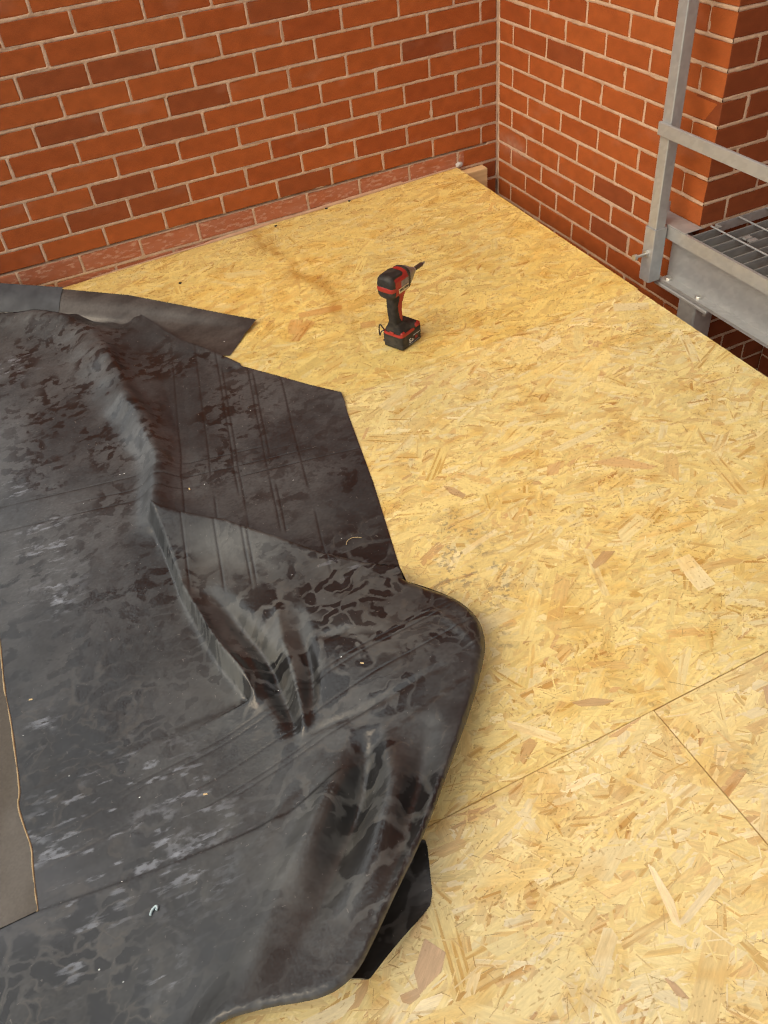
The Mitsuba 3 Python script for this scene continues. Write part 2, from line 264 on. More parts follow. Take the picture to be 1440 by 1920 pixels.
BUMP = [(-1.4151, -1.9765, 0.045), (-1.3642, -2.0613, 0.058), (-1.3411, -2.1449, 0.066), (-1.3613, -2.2289, 0.07), (-1.4547, -2.3452, 0.075), (-1.5421, -2.4347, 0.082), (-1.6363, -2.5179, 0.092), (-1.731, -2.5969, 0.106), (-1.8128, -2.6631, 0.118), (-1.9118, -2.6644, 0.12), (-2.0311, -2.6308, 0.104), (-1.8479, -1.4702, 0.056), (-1.7095, -1.6073, 0.06), (-1.6157, -1.7235, 0.058), (-1.5476, -1.8187, 0.054), (-1.4793, -1.902, 0.05), (-1.5788, -2.1269, 0.062), (-1.4877, -2.1342, 0.062), (-1.4211, -2.1455, 0.066), (-1.5943, -1.9334, 0.052), (-1.6658, -1.7821, 0.042), (-1.7608, -1.6685, 0.034), (-1.8347, -1.7012, 0.034), (-1.8236, -1.8585, 0.034), (-1.8014, -2.0474, 0.03), (-1.7532, -2.206, 0.022), (-1.736, -2.0451, 0.036), (-1.6617, -2.2073, 0.045), (-1.5264, -2.2587, 0.066), (-1.6417, -2.3118, 0.05), (-1.7468, -2.3037, 0.033), (-1.844, -2.2718, 0.009), (-1.9133, -2.3262, 0.01), (-1.8209, -2.3894, 0.036), (-1.7106, -2.4665, 0.07), (-1.6013, -2.4075, 0.072), (-1.9221, -2.4578, 0.038), (-1.8351, -2.538, 0.075), (-1.7702, -2.5613, 0.092), (-1.8921, -2.6032, 0.098), (-1.9888, -2.5396, 0.06), (-2.0599, -2.4422, 0.016), (-2.1017, -2.5112, 0.024), (-2.0425, -2.5775, 0.06), (-2.1752, -2.423, 0.003), (-2.1902, -2.5014, 0.005), (-2.2561, -2.3807, 0.001), (-2.0414, -2.2417, 0.001), (-2.1499, -2.2912, 0.0), (-1.9693, -2.1623, 0.001), (-1.8763, -2.1046, 0.003), (-2.0214, -1.9293, 0.0), (-2.3285, -2.2482, 0.0), (-2.3468, -2.4205, 0.0), (-2.2412, -2.5542, 0.005), (-2.1324, -2.653, 0.04), (-2.5878, -2.2984, 0.0)]
MASK = [(-1.4003, -1.9393, 0.0), (-1.4737, -1.8843, 0.03), (-1.5455, -1.8101, 0.045), (-1.6143, -1.7153, 0.05), (-1.7084, -1.5962, 0.05), (-1.7929, -1.5119, 0.048), (-1.8473, -1.4549, 0.045), (-1.8483, -1.5505, 0.03), (-1.8511, -1.6811, 0.024), (-1.8522, -1.7305, 0.022), (-1.8431, -1.8085, 0.02), (-1.8289, -1.9621, 0.018), (-1.8012, -2.0811, 0.014), (-1.8908, -2.0781, 0.002), (-2.0015, -2.08, 0.0), (-2.5934, -2.0578, 0.0), (-2.6472, -2.6177, 0.0), (-1.4789, -3.1768, 0.0), (-0.7939, -2.4797, 0.0)]
R1 = [(-2.0402, -0.1687, 0.0), (-1.9419, -0.2727, 0.022), (-1.8496, -0.396, 0.04), (-1.8086, -0.5732, 0.05), (-1.8011, -0.7302, 0.054), (-1.7944, -0.9038, 0.056), (-1.7881, -1.0478, 0.058), (-1.7839, -1.1934, 0.06), (-1.8084, -1.3161, 0.058), (-1.8345, -1.4081, 0.05), (-1.8475, -1.4554, 0.018)]
C0 = [(-2.4484, 0.1347, 0.01), (-2.0933, -0.129, 0.014), (-1.9744, -0.2185, 0.016), (-1.8802, -0.3378, 0.016), (-1.7771, -0.462, 0.016), (-1.7054, -0.5365, 0.012), (-1.649, -0.5783, 0.002)]
CR = [([(-1.8509, -1.7218, 0.006), (-1.841, -1.8457, 0.018), (-1.819, -1.9711, 0.022), (-1.7975, -2.0635, 0.018), (-1.7988, -2.0993, 0.003)], 0.013, 0.009), ([(-1.7997, -1.781, -0.006), (-1.7695, -1.9019, -0.019), (-1.7459, -2.0228, -0.025), (-1.7476, -2.1034, -0.024), (-1.7508, -2.1591, -0.013), (-1.7537, -2.2078, -0.002)], 0.02, 0.02), ([(-1.6879, -1.9086, 0.003), (-1.7067, -2.025, 0.008), (-1.7237, -2.1302, 0.012), (-1.737, -2.1953, 0.015), (-1.7527, -2.2175, 0.003)], 0.012, 0.01), ([(-1.6531, -1.9503, -0.003), (-1.6716, -2.0509, -0.012), (-1.689, -2.1253, -0.014), (-1.7181, -2.1777, -0.003)], 0.014, 0.016), ([(-1.6347, -2.0326, -0.002), (-1.6036, -2.0443, -0.009), (-1.5701, -2.0448, -0.002)], 0.009, 0.009), ([(-1.6319, -2.2783, -0.005), (-1.6584, -2.3238, -0.02), (-1.7076, -2.3928, -0.028), (-1.7715, -2.4695, -0.028), (-1.835, -2.5359, -0.024), (-1.8898, -2.5914, -0.015), (-1.9352, -2.6277, -0.004)], 0.026, 0.03), ([(-1.6387, -2.2852, 0.002), (-1.7052, -2.3339, 0.011), (-1.766, -2.3805, 0.015), (-1.8408, -2.4477, 0.016), (-1.909, -2.5091, 0.014), (-1.9663, -2.5761, 0.012), (-2.0024, -2.6164, 0.01)], 0.034, 0.03), ([(-1.6302, -2.287, 0.003), (-1.6317, -2.3718, 0.013), (-1.6484, -2.4225, 0.016), (-1.7033, -2.4832, 0.015), (-1.7556, -2.5476, 0.013), (-1.8002, -2.5996, 0.01), (-1.851, -2.6507, 0.005)], 0.026, 0.022), ([(-1.541, -2.3413, -0.004), (-1.5927, -2.4109, -0.013), (-1.6542, -2.4891, -0.016), (-1.7164, -2.5589, -0.013), (-1.7755, -2.6144, -0.006)], 0.022, 0.022), ([(-1.4518, -2.3302, 0.003), (-1.5396, -2.4201, 0.009), (-1.6274, -2.5002, 0.011), (-1.7164, -2.575, 0.011), (-1.7923, -2.6346, 0.005)], 0.02, 0.012), ([(-2.2774, -2.0498, -0.001), (-2.1541, -2.0482, -0.003), (-2.0489, -2.0553, -0.004), (-1.9412, -2.0632, -0.006), (-1.8521, -2.0679, -0.007), (-1.7832, -2.0684, -0.003)], 0.012, 0.008), ([(-1.7572, -2.2111, -0.002), (-1.6923, -2.2249, -0.005), (-1.6178, -2.2356, -0.005), (-1.5378, -2.2356, -0.004), (-1.4549, -2.2316, -0.002)], 0.006, 0.006), ([(-1.9442, -2.3988, 0.0), (-1.8707, -2.3543, 0.007), (-1.8088, -2.3121, 0.008), (-1.739, -2.2852, 0.003)], 0.014, 0.014), ([(-1.6879, -2.2671, -0.002), (-1.743, -2.2951, -0.006), (-1.7925, -2.3123, -0.006), (-1.861, -2.3237, -0.002)], 0.01, 0.01), ([(-1.4124, -2.0814, 0.002), (-1.3869, -2.1498, 0.005), (-1.376, -2.217, 0.004)], 0.01, 0.01), ([(-1.5551, -0.5173, 0.0), (-1.5447, -0.682, 0.005), (-1.4814, -0.8268, 0.006), (-1.4503, -0.8938, 0.002)], 0.012, 0.014), ([(-1.6353, -0.611, -0.002), (-1.6523, -0.8196, -0.008), (-1.6947, -1.0758, -0.01), (-1.7257, -1.2494, -0.009), (-1.7473, -1.4069, -0.004)], 0.03, 0.03)]
SEAM = [(-2.5053, -2.2794, 0.0), (-2.3329, -2.2897, 0.0), (-2.2656, -2.2908, 0.0), (-2.0324, -2.323, 0.0), (-1.9262, -2.3356, 0.0), (-1.827, -2.3458, 0.0), (-1.7132, -2.3265, 0.0)]
SEAM2 = [(-2.2774, -2.0498, 0.0), (-2.1541, -2.0482, 0.0), (-2.0489, -2.0553, 0.0), (-1.9412, -2.0632, 0.0), (-1.8521, -2.0679, 0.0), (-1.7832, -2.0684, 0.0)]
BEAD = [(-2.261, -0.7247, 0.0012), (-2.2637, -1.0791, 0.0012), (-2.2647, -1.4114, 0.0012), (-2.2621, -1.5821, 0.0012), (-2.2636, -1.6418, 0.0012), (-2.2653, -1.6907, 0.0012), (-2.2688, -1.7756, 0.0012), (-2.2665, -1.844, 0.0012), (-2.2657, -1.8659, 0.0012), (-2.2663, -1.9349, 0.0012), (-2.2673, -2.0126, 0.0012), (-2.2697, -2.0485, 0.0012), (-2.2762, -2.0692, 0.0012), (-2.2706, -2.1191, 0.0012), (-2.2624, -2.1684, 0.0012), (-2.2656, -2.1993, 0.0012), (-2.2674, -2.2402, 0.0012), (-2.2678, -2.2902, 0.0012)]
STRIP_OUT = [(-2.4115, 0.2577, 0.098), (-2.0575, -0.0301, 0.088), (-1.8612, -0.185, 0.076), (-1.667, -0.3417, 0.06), (-1.521, -0.4914, 0.042), (-1.4089, -0.6096, 0.028), (-1.324, -0.6905, 0.016)]
STRIP_CR = [(-2.4461, 0.1317, 0.03), (-2.0915, -0.1318, 0.03), (-1.9066, -0.2689, 0.028), (-1.762, -0.3813, 0.022), (-1.5762, -0.5267, 0.01), (-1.4612, -0.6405, 0.004), (-1.3803, -0.7345, 0.003)]
STRIP_IN = [(-2.4569, 0.1131, 0.008), (-2.1013, -0.1403, 0.008), (-1.9158, -0.2769, 0.006), (-1.7745, -0.4165, 0.005), (-1.6437, -0.5666, 0.002), (-1.5486, -0.7518, 0.0012), (-1.4618, -0.8242, 0.002)]
FLAP = [(-1.6358, -2.4868, 0.003), (-1.6275, -2.4907, 0.002), (-1.6458, -2.5376, 0.002), (-1.665, -2.586, 0.002), (-1.6941, -2.6014, 0.008), (-1.7296, -2.6175, 0.022), (-1.7654, -2.6378, 0.042), (-1.7946, -2.6573, 0.064), (-1.8097, -2.6689, 0.078), (-1.8172, -2.6653, 0.088)]
FLAKES = [('brown', [(-1.7033, -2.6314), (-1.6848, -2.6629), (-1.7032, -2.6833), (-1.7311, -2.6907), (-1.7445, -2.6954), (-1.7408, -2.6792), (-1.7384, -2.6653)]), ('brown', [(-1.7724, -2.686), (-1.7465, -2.6886), (-1.7479, -2.6985), (-1.7654, -2.7009), (-1.7727, -2.694)]), ('pale', [(-1.2475, -1.9289), (-1.1466, -1.9084), (-1.1458, -1.9191), (-1.2451, -1.942)]), ('pale', [(-1.3855, -2.358), (-1.3235, -2.4223), (-1.32, -2.4381), (-1.3351, -2.4399), (-1.3901, -2.3712)]), ('brown', [(-1.0219, -2.1136), (-0.9788, -2.0928), (-0.956, -2.1047), (-0.9918, -2.1206), (-1.0224, -2.1242)]), ('pale', [(-0.8588, -2.193), (-0.8256, -2.1945), (-0.8357, -2.2867), (-0.8761, -2.2851), (-0.8725, -2.2475)]), ('brown', [(-1.2574, -2.3842), (-1.2205, -2.394), (-1.1887, -2.4173), (-1.2115, -2.4153), (-1.2475, -2.3978)]), ('orange', [(-0.9214, -1.788), (-0.887, -1.7883), (-0.9159, -1.8222), (-0.9422, -1.815)]), ('brown', [(-1.1776, -1.7133), (-1.1602, -1.7311), (-1.1479, -1.7683), (-1.1578, -1.7755), (-1.1749, -1.747)]), ('pale', [(-1.3258, -2.6978), (-1.3226, -2.7073), (-1.3281, -2.7613), (-1.3435, -2.7965), (-1.3487, -2.7867), (-1.3389, -2.7464)]), ('pale', [(-1.3456, -2.7928), (-1.2468, -2.7618), (-1.2405, -2.7718), (-1.3277, -2.7959)]), ('orange', [(-0.8234, -1.8336), (-0.7559, -1.8502), (-0.7028, -1.9268), (-0.7195, -1.9279), (-0.7883, -1.8725)]), ('brown', [(-0.9309, -2.5298), (-0.9075, -2.5294), (-0.9487, -2.573), (-0.9489, -2.5572)]), ('orange', [(-1.1857, -0.7126), (-1.1058, -0.7291), (-1.0457, -0.7477), (-1.0564, -0.7729), (-1.1286, -0.7617), (-1.1925, -0.7402)]), ('orange', [(-1.2682, -0.8566), (-1.178, -0.7665), (-1.162, -0.7977), (-1.2466, -0.8717)]), ('orange', [(-1.0386, -0.8896), (-0.9961, -0.9043), (-1.0052, -0.9364), (-1.0488, -0.9208)]), ('brown', [(-1.4097, -2.8452), (-1.4022, -2.8563), (-1.3976, -2.88), (-1.4084, -2.8698)]), ('pale', [(-0.3346, -1.2553), (-0.2471, -1.311), (-0.2688, -1.3414), (-0.3579, -1.2924)]), ('orange', [(-1.2474, -0.7762), (-1.2211, -0.7358), (-1.1884, -0.7591), (-1.2238, -0.8314), (-1.257, -0.8118)])]
SCREWS = [('brass', -1.4952, -2.4808), ('brass', -1.1498, -2.4828), ('brass', -1.1344, -2.4585), ('brass', -1.1192, -2.4855), ('brass', -1.118, -2.5374), ('brass', -1.3383, -2.0946), ('brass', -0.8688, -2.4574), ('black', -1.0243, -0.0366), ('black', -0.8005, -0.019), ('black', -0.6981, -0.0151), ('black', -1.4723, -0.253), ('black', -0.5566, -0.0031), ('brass', -0.4393, -1.5881), ('brass', -0.7739, -0.9528)]
CHIPS = [(-1.7456, -1.3746, 0.006), (-1.587, -2.1427, 0.062), (-2.0554, -2.2636, 0.002), (-1.949, -2.222, 0.003), (-2.2203, -1.8359, 0.001), (-2.0461, -2.262, 0.002)]
SPECKS = [(-1.8855, -1.2133, 0.003), (-1.7061, -1.3774, 0.004), (-2.0082, -1.2774, 0.002), (-1.316, -1.2186, 0.004), (-1.4975, -1.1402, 0.004), (-1.4537, -0.7381, 0.006), (-1.8969, -1.2112, 0.003), (-2.1759, -2.056, 0.001), (-2.1251, -2.3098, 0.001), (-1.751, -2.075, 0.014), (-1.6164, -2.1049, 0.058), (-1.624, -1.8389, 0.046), (-2.1879, -2.4342, 0.003), (-2.1548, -2.4732, 0.004), (-1.4968, -1.4883, 0.003), (-1.4718, -1.7485, 0.003), (-2.2463, -1.9186, 0.001), (-2.0619, -2.1669, 0.001)]
WORM = [(-2.0914, -2.3948, 0.004), (-2.0881, -2.3889, 0.004), (-2.0836, -2.3855, 0.004), (-2.0786, -2.3842, 0.004), (-2.0768, -2.3881, 0.004), (-2.0805, -2.3919, 0.004)]
THREAD = [(-1.4705, -1.7748, 0.004), (-1.4628, -1.7633, 0.004), (-1.4516, -1.7599, 0.004), (-1.4392, -1.7633, 0.004), (-1.429, -1.7716, 0.004)]
MARKS = [(-2.117, -1.331, 0.07), (-2.117, -1.417, 0.07), (-2.121, -1.572, 0.06), (-2.213, -1.916, 0.035), (-2.118, -2.13, 0.05), (-2.211, -2.145, 0.05), (-2.184, -2.22, 0.12), (-2.095, -2.166, 0.1), (-2.029, -2.19, 0.08), (-2.225, -2.262, 0.05), (-2.011, -2.312, 0.1), (-1.755, -2.063, 0.018), (-2.089, -2.501, 0.03), (-2.206, -2.397, 0.05), (-1.504, -1.854, 0.05), (-2.104, -0.462, 0.08), (-2.165, -1.114, 0.05)]
GREY = [(-1.217, -1.849, 0.05), (-1.231, -1.911, 0.06), (-1.243, -1.981, 0.06), (-1.234, -2.06, 0.06), (-1.314, -2.012, 0.07), (-1.274, -2.203, 0.04), (-1.231, -1.604, 0.05), (-1.073, -2.616, 0.04)]

# ------------------------------------------------------------------ the ground far below
put('ground', box(-12, 14, -14, 8, -3.4, -3.2), 'ground_mat', label='dark paved ground far below the flat roof', kind='structure')

# ------------------------------------------------------------------ brick walls: every brick near the roof is a piece of its own
CAP = {}
def brick_mesh(lx, ly, lz, v):
    """a brick lx by ly by lz about its centre, arrises slightly worn"""
    k = (round(lx, 4), round(ly, 4), round(lz, 4), v)
    if k not in CAP:
        m = cbox(-lx / 2, lx / 2, -ly / 2, ly / 2, -lz / 2, lz / 2, .0022)
        r = np.random.default_rng(hash(k) % 1000 if False else int(abs(lx * 1e4) + abs(ly * 777) + v * 31))
        m.vertices = m.vertices + r.normal(0, .0008, m.vertices.shape)
        CAP[k] = ply(m, 'brick', smooth=False)
    return CAP[k]
C = .075
def course_z(n): return (n - .5) * C
def lay(parent, x0, x1, y0, y1, n):
    z = course_z(n)
    m = brick_mesh(x1 - x0, y1 - y0, .0636, int(rng.integers(3)))
    tw = T().translate([(x0 + x1) / 2, (y0 + y1) / 2, z]) @ T().rotate([rng.normal(), rng.normal(), rng.normal()], float(rng.normal(0, .14)))
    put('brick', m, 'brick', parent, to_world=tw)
D_ = .1
wa = thing('brick_wall', 'long red brick wall behind the deck, with a raked dark joint and a dusty pink bottom course', 'wall')
far = []
TOPA = 13
for n in range(-2, 61):
    odd = n % 2
    js = [0.0] + [(.0783 if odd else .1908) + .225 * k for k in range(0, 24)]
    for i in range(len(js) - 1):
        a, b = js[i] + (.005 if i else .009), min(js[i + 1] - .005, 2.318)
        if a > 2.29: continue
        if n <= TOPA:
            lay(wa, -b, -a, 0.0, D_, n)
        else:
            far.append(box(-b, -a, 0.0, D_, course_z(n) - .0325, course_z(n) + .0325))
put('brick', cat(far), 'brick', wa, kind='stuff')
# mortar: a hand-pointed face just behind the brick faces, lapping over their edges here and there
def mortar_face(s0, s1, z0, z1, joints, place, slot=None, step=.0042):
    S, Z = np.meshgrid(np.arange(s0, s1 + step, step), np.arange(z0, z1 + step, step), indexing='ij')
    nrow = np.floor(Z / C) + 1
    db = np.abs(Z - np.round(Z / C) * C)
    dj = np.full(S.shape, 9.0)
    for par in (0, 1):
        m = (nrow.astype(int) % 2) == par; js_ = np.array(joints(par)); dj[m] = np.abs(S[m][:, None] - js_[None]).min(1)
    d = np.minimum(db, dj) - .0052                                   # > 0 over a brick
    P3 = np.stack([S * 55, Z * 55, np.full(S.shape, 3. + s1)], -1)
    nz = meshkit.fbm(P3, 3, 5); lap = meshkit.noise(np.stack([S * 16, Z * 40, np.full(S.shape, 7. + s0)], -1), 2)
    h = -.0014 + .0036 * (nz - .5) - np.clip(np.maximum(d, 0) / .0045, 0, 1.6) ** 1.2 * .008
    h = h + np.where((d > -.001) & (d < .0035), np.maximum(lap - .58, 0) * .018, 0)
    h = np.where(d > .0065, -.02, np.minimum(h, .0012))
    if slot is not None: h = np.where((Z > -.0042) & (Z < .0036) & slot(S), -.026, h)
    n0, n1 = S.shape; i = np.arange(n0 * n1).reshape(n0, n1)
    f = np.stack([i[:-1, :-1], i[1:, :-1], i[1:, 1:], i[:-1, 1:]], -1).reshape(-1, 4)
    return trimesh.Trimesh(place(S.ravel(), Z.ravel(), h.ravel()), np.vstack([f[:, [0, 1, 2]], f[:, [0, 2, 3]]]), process=False)
ja = lambda par: [0.0] + [-((.0783 if par else .1908) + .225 * k) for k in range(24)]
put('mortar', mortar_face(-2.315, .002, -.16, .99, ja, lambda S, Z, h: np.c_[S, -h, Z], slot=lambda S: S < -.055), 'mortar', wa, smooth=True)
put('mortar', cat([box(-2.314, .09, .0262, D_ - .004, -3.2, 4.57), box(-2.313, .0885, .004, .03, .985, 4.558)]), 'mortar', wa)
# mortar dust lying along the foot of the wall
pts, faces = [], []
xs = np.linspace(-1.75, -.2, 120)
for i, x in enumerate(xs):
    w = .003 + .010 * float(meshkit.noise(np.array([x * 7, 1.0, 0.0]))) ; h = .002 + .010 * float(meshkit.noise(np.array([x * 9, 4.0, 0.0]))) * (1 if -1.3 < x < -.45 else .15)
    z = float(deckz(x)); pts += [(x, -.002, z + h), (x, -.002 - w, z + .0012), (x, -.002, z - .01)]
for i in range(len(xs) - 1):
    a = 3 * i; faces += [[a, a + 1, a + 4], [a, a + 4, a + 3], [a + 1, a + 2, a + 5], [a + 1, a + 5, a + 4]]
put('mortar_dust', trimesh.Trimesh(np.array(pts), faces, process=False), 'mortar_dust', wa, smooth=True)

wb = thing('brick_wall', 'shorter red brick wall on the right, turning a sharp outer corner behind the steel walkway', 'wall')
YC = -1.217
XR = .41          # unseen wall added here to shade the return and the walkway
far = []
for n in range(-36, 84):
    odd = n % 2
    js = [0.0] + [(.2171 if odd else .1046) + .225 * j for j in range(0, 5)]
    js = [j for j in js if j < -YC - .06]
    near = n <= TOPA and n >= -6
    for i in range(len(js) if n < 61 else 0):
        a = js[i] + (.005 if i else .009)
        last = i == len(js) - 1
        b = (js[i + 1] - .005) if not last else -YC
        if last and odd: continue                    # the corner brick of odd courses runs along the other face
        if near: lay(wb, 0.0, .0925, -b, -a, n)
        else: far.append(box(0.0, .0925, -b, -a, course_z(n) - .0325, course_z(n) + .0325))
    xs_ = ([0.0] + [.205 + .225 * i for i in range(4)]) if odd else ([.098 + .225 * i for i in range(4)])
    for q in range(-1, 36):
        ya, yb = YC - .012 - .225 * (q + 1) - .1125 * odd + .010, min(YC - .012 - .225 * q - .1125 * odd, YC - .012)
        if yb - ya > .05: far.append(box(XR, XR + .1, ya, yb, course_z(n) - .0325, course_z(n) + .0325))  # bricks of the added unseen wall that keeps light off the recess
    for i in range(len(xs_) - 1 if n < 61 else 0):
        a = xs_[i] + (.005 if xs_[i] > 0 else 0.0); b = xs_[i + 1] - .005
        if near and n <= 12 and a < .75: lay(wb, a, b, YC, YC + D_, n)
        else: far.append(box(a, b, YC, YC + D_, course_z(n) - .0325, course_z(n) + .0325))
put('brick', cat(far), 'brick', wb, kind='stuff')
jb = lambda par: [0.0] + [-((.2171 if par else .1046) + .225 * k) for k in range(5)]
jr = lambda par: [(.205 if par else .098) + .225 * k for k in range(4)]
put('mortar', mortar_face(YC + .003, .002, -.46, .99, jb, lambda S, Z, h: np.c_[-h, S, Z]), 'mortar', wb, smooth=True)
put('mortar', mortar_face(.003, XR - .002, -.46, .99, jr, lambda S, Z, h: np.c_[S, YC - h, Z]), 'mortar', wb, smooth=True)
put('mortar', cat([box(.0252, .088, YC + .0255, .0035, -3.2, 4.57), box(.088, 1.6, YC + .0258, YC + D_ - .004, -3.2, 4.559), box(.004, .0251, YC + .004, .0035, -3.2, -.465), box(.004, .0251, YC + .004, .0035, .985, 4.557),
    box(.0252, 1.6, YC + .0041, YC + .0257, -3.2, -.465), box(.0252, 1.6, YC + .0041, YC + .0257, .985, 4.556), box(XR - .004, XR + .08, YC + .0042, YC + .0256, -.46, .984), box(XR + .004, XR + .09, -8.2, YC - .006, -3.2, 6.25)]), 'mortar', wb)

# ------------------------------------------------------------------ deck: boards of pressed wood strands
EDGE_X = lambda y: -.200 + .0155 * y - np.where(y < -1.225, .005, 0.)          # right edge of the deck, very slightly out of square
GAP = .0012
BOARDS = [(-2.64, -1.0820, -1.2250, -.006, 0), (-1.0816, None, -1.2250, -.006, 0), (-2.64, None, -2.4690, -1.2256, 0), (-3.6, -1.1375, -3.7, -2.4703, 0), (-1.1355, None, -3.7, -2.4710, 0)]
BLAB = ['pale strand board at the foot of the long wall, mostly under the black sheet', 'strand board in the far corner with the power tool standing on it', 'wide strand board across the middle of the deck',
        'strand board in the foreground with the lower end of the black sheet lying on it', 'strand board in the front right corner, beyond the short dark joint']
DENS = 1.0
def strand(cx, cy, L, w, a, jag, tilt):
    """a flake outline with skewed, torn ends"""
    s1, s2 = rng.uniform(-jag, jag, 2) * w
    t = rng.uniform(.3, .7)
    v = np.array([[-L / 2 - s1, -w / 2], [L / 2 + s2, -w / 2 * rng.uniform(.75, 1)], [L / 2 + rng.uniform(-.3, .5) * w, w * (t - .5) * .6], [L / 2 - s2, w / 2], [-L / 2 + s1, w / 2 * rng.uniform(.75, 1)], [-L / 2 - rng.uniform(-.3, .5) * w, w * (.5 - t) * .6]])
    return v, np.c_[cx + v[:, 0] * math.cos(a) - v[:, 1] * math.sin(a), cy + v[:, 0] * math.sin(a) + v[:, 1] * math.cos(a)], tilt
def board(i):
    x0, x1, y0, y1, _ = BOARDS[i]
    right = x1 is None
    X1 = (lambda y: EDGE_X(y)) if right else (lambda y: x1)
    k = thing('osb_board', BLAB[i], 'board')
    V = []
    for z in (-.0178, -.0012):
        for (x, y) in ((x0, y0), (X1(y0), y0), (X1(y1), y1), (x0, y1)): V.append((x, y, float(deckz(x)) + z))
    F = [[0, 2, 1], [0, 3, 2], [4, 5, 6], [4, 6, 7], [0, 1, 5], [0, 5, 4], [1, 2, 6], [1, 6, 5], [2, 3, 7], [2, 7, 6], [3, 0, 4], [3, 4, 7]]
    put('panel', (np.array(V, float), np.array(F)), 'osb', k, uv=np.full((8, 2), .5))
    vx0, vy0 = max(x0, -2.45), max(y0, -3.25)
    area = (X1(y0) - vx0) * (y1 - vy0)
    A, UV, FF, nv, cnt = [], [], [], 0, 0
    big = []
    n1, n2, n3 = int(area * 3000 * DENS), int(area * 1700 * DENS), int(area * 3000 * DENS)
    z0 = -.0011
    N = n1 + n2 + n3
    for q in range(N):
        cx, cy = rng.uniform(vx0, X1(y0)), rng.uniform(vy0, y1)
        if q < n1: L, w, a, jag, cls = rng.uniform(.06, .15), rng.uniform(.014, .045), rng.normal(0, .75), .6, None
        elif q < n1 + n2: L, w, a, jag, cls = rng.uniform(.03, .11), rng.uniform(.005, .024), rng.normal(0, .6), .8, None
        else: L, w, a, jag, cls = rng.gamma(2.0, .0050) + .004, rng.uniform(.0005, .0015), rng.normal(0, .8), 1.5, 203
        if q >= n1 + n2 and rng.random() < .5: cls, w, L = None, w * 2.2, L * 1.5
        v, P, _ = strand(cx, cy, L, w, a, jag, 0)
        P[:, 1] = np.clip(P[:, 1], y0, y1); P[:, 0] = np.maximum(P[:, 0], x0)
        P[:, 0] = np.minimum(P[:, 0], X1(P[:, 1]) if right else x1)
        tx, ty = rng.normal(0, .0035, 2)
        h = z0 + .0016 * q / N
        z = deckz(P[:, 0]) + h + np.clip(v[:, 0] * tx + v[:, 1] * ty, -.0004, .0004)
        iu, iv = int(rng.integers(1, 250)), cls or int(rng.integers(1, 190))
        uvw = np.c_[iu + .02 + (v[:, 0] - v[:, 0].min()) * 4, iv + .02 + (v[:, 1] + w / 2) * 5 * np.ones(6)]
        uvw[:, 0] = np.minimum(uvw[:, 0], iu + .97); uvw[:, 1] = np.minimum(uvw[:, 1], iv + .97)
        M = np.c_[P, z]
        if n1 + n2 > q > n1 * .96 and L * w > .0022 and len(big) < 55 and rng.random() < .35 and not (cx < -1.45 and cy > -2.4): big.append((M, uvw)); continue
        A.append(M); UV.append(uvw); FF.append(np.array([[0, 1, 2], [0, 2, 3], [0, 3, 5], [3, 4, 5]]) + nv); nv += 6
    put('strand', (np.vstack(A), np.vstack(FF)), 'osb', k, uv=np.vstack(UV), kind='stuff')
    for M, uvw in big:
        M = M.copy(); M[:, 2] = deckz(M[:, 0]) + z0 + .0012
        put('strand', (M, np.array([[0, 1, 2], [0, 2, 3], [0, 3, 5], [3, 4, 5]])), 'osb', k, uv=uvw)
    for nm, pl in FLAKES:
        c_ = np.mean(pl, 0)
        if not (x0 < c_[0] < X1(c_[1]) and y0 < c_[1] < y1): continue
        m = trimesh.creation.triangulate_polygon(Polygon(pl).buffer(.0015), engine='earcut')
        P, f = np.asarray(m[0]), np.asarray(m[1])
        d = np.array(pl); d = d - d.mean(0); ax = np.linalg.svd(d)[2]
        loc = (P - P.mean(0)) @ ax.T
        iu, iv = int(rng.integers(1, 250)), {'pale': 200, 'brown': 201, 'orange': 202}[nm]
        uvw = np.c_[iu + .1 + (loc[:, 0] - loc[:, 0].min()) * 4, iv + .1 + (loc[:, 1] - loc[:, 1].min()) * 5]
        e1, e2 = P[f[0, 1]] - P[f[0, 0]], P[f[0, 2]] - P[f[0, 0]]
        if e1[0] * e2[1] - e1[1] * e2[0] < 0: f = f[:, ::-1]
        put('strand', (np.c_[P, deckz(P[:, 0]) + .0009], f), 'osb', k, uv=uvw)
    for nm, x, y in SCREWS:
        if not (x0 <= x <= X1(y) and y0 <= y <= y1): continue
        z = float(deckz(x)) + .0009
        r = .0052 if nm == 'brass' else .0058
        head = loft([np.c_[sup(rr, rr, 2, 16), np.full(16, zz)] for rr, zz in ((r, -.003), (r, .0008), (r * .8, .0013), (r * .42, .0013), (r * .3, -.0004))])
        head.apply_translation((x, y, z)); put('screw', head, 'brass' if nm == 'brass' else 'black_screw', k, smooth=35)
    return k
for i in range(len(BOARDS)): board(i)

# timber under the deck
tb = put('timber_block', cbox(-.60, -.078, -.049, -.003, -.172, -.0795, .002), 'timber', label='short sawn timber end poking out past the corner of the deck against the long wall', cat='timber')
for j, y in enumerate((-.62, -1.22, -1.82, -2.44, -3.05)):
    pass
fj = np.array([[-.262, -3.7], [-.236, -3.7], [-.226, -.06], [-.252, -.06]])
fm = trimesh.creation.extrude_polygon(Polygon(fj), .19, engine='earcut'); fm.apply_translation((0, 0, -.285))
put('edge_joist', fm, 'joist_wood', label='timber joist carrying the open right edge of the deck', cat='timber')
put('mortar_lump', (lambda m: (m.apply_scale((.017, .011, .011)), m.apply_translation((-.190, -.008, -.052)), m)[2])((lambda s: (setattr(s, 'vertices', s.vertices * (1 + .35 * (meshkit.noise(s.vertices * 2.1 + 5) - .5))[:, None]), s)[1])(trimesh.creation.icosphere(3))), 'putty', smooth=True,
    label='small grey lump of mortar on the far corner of the deck', cat='mortar')

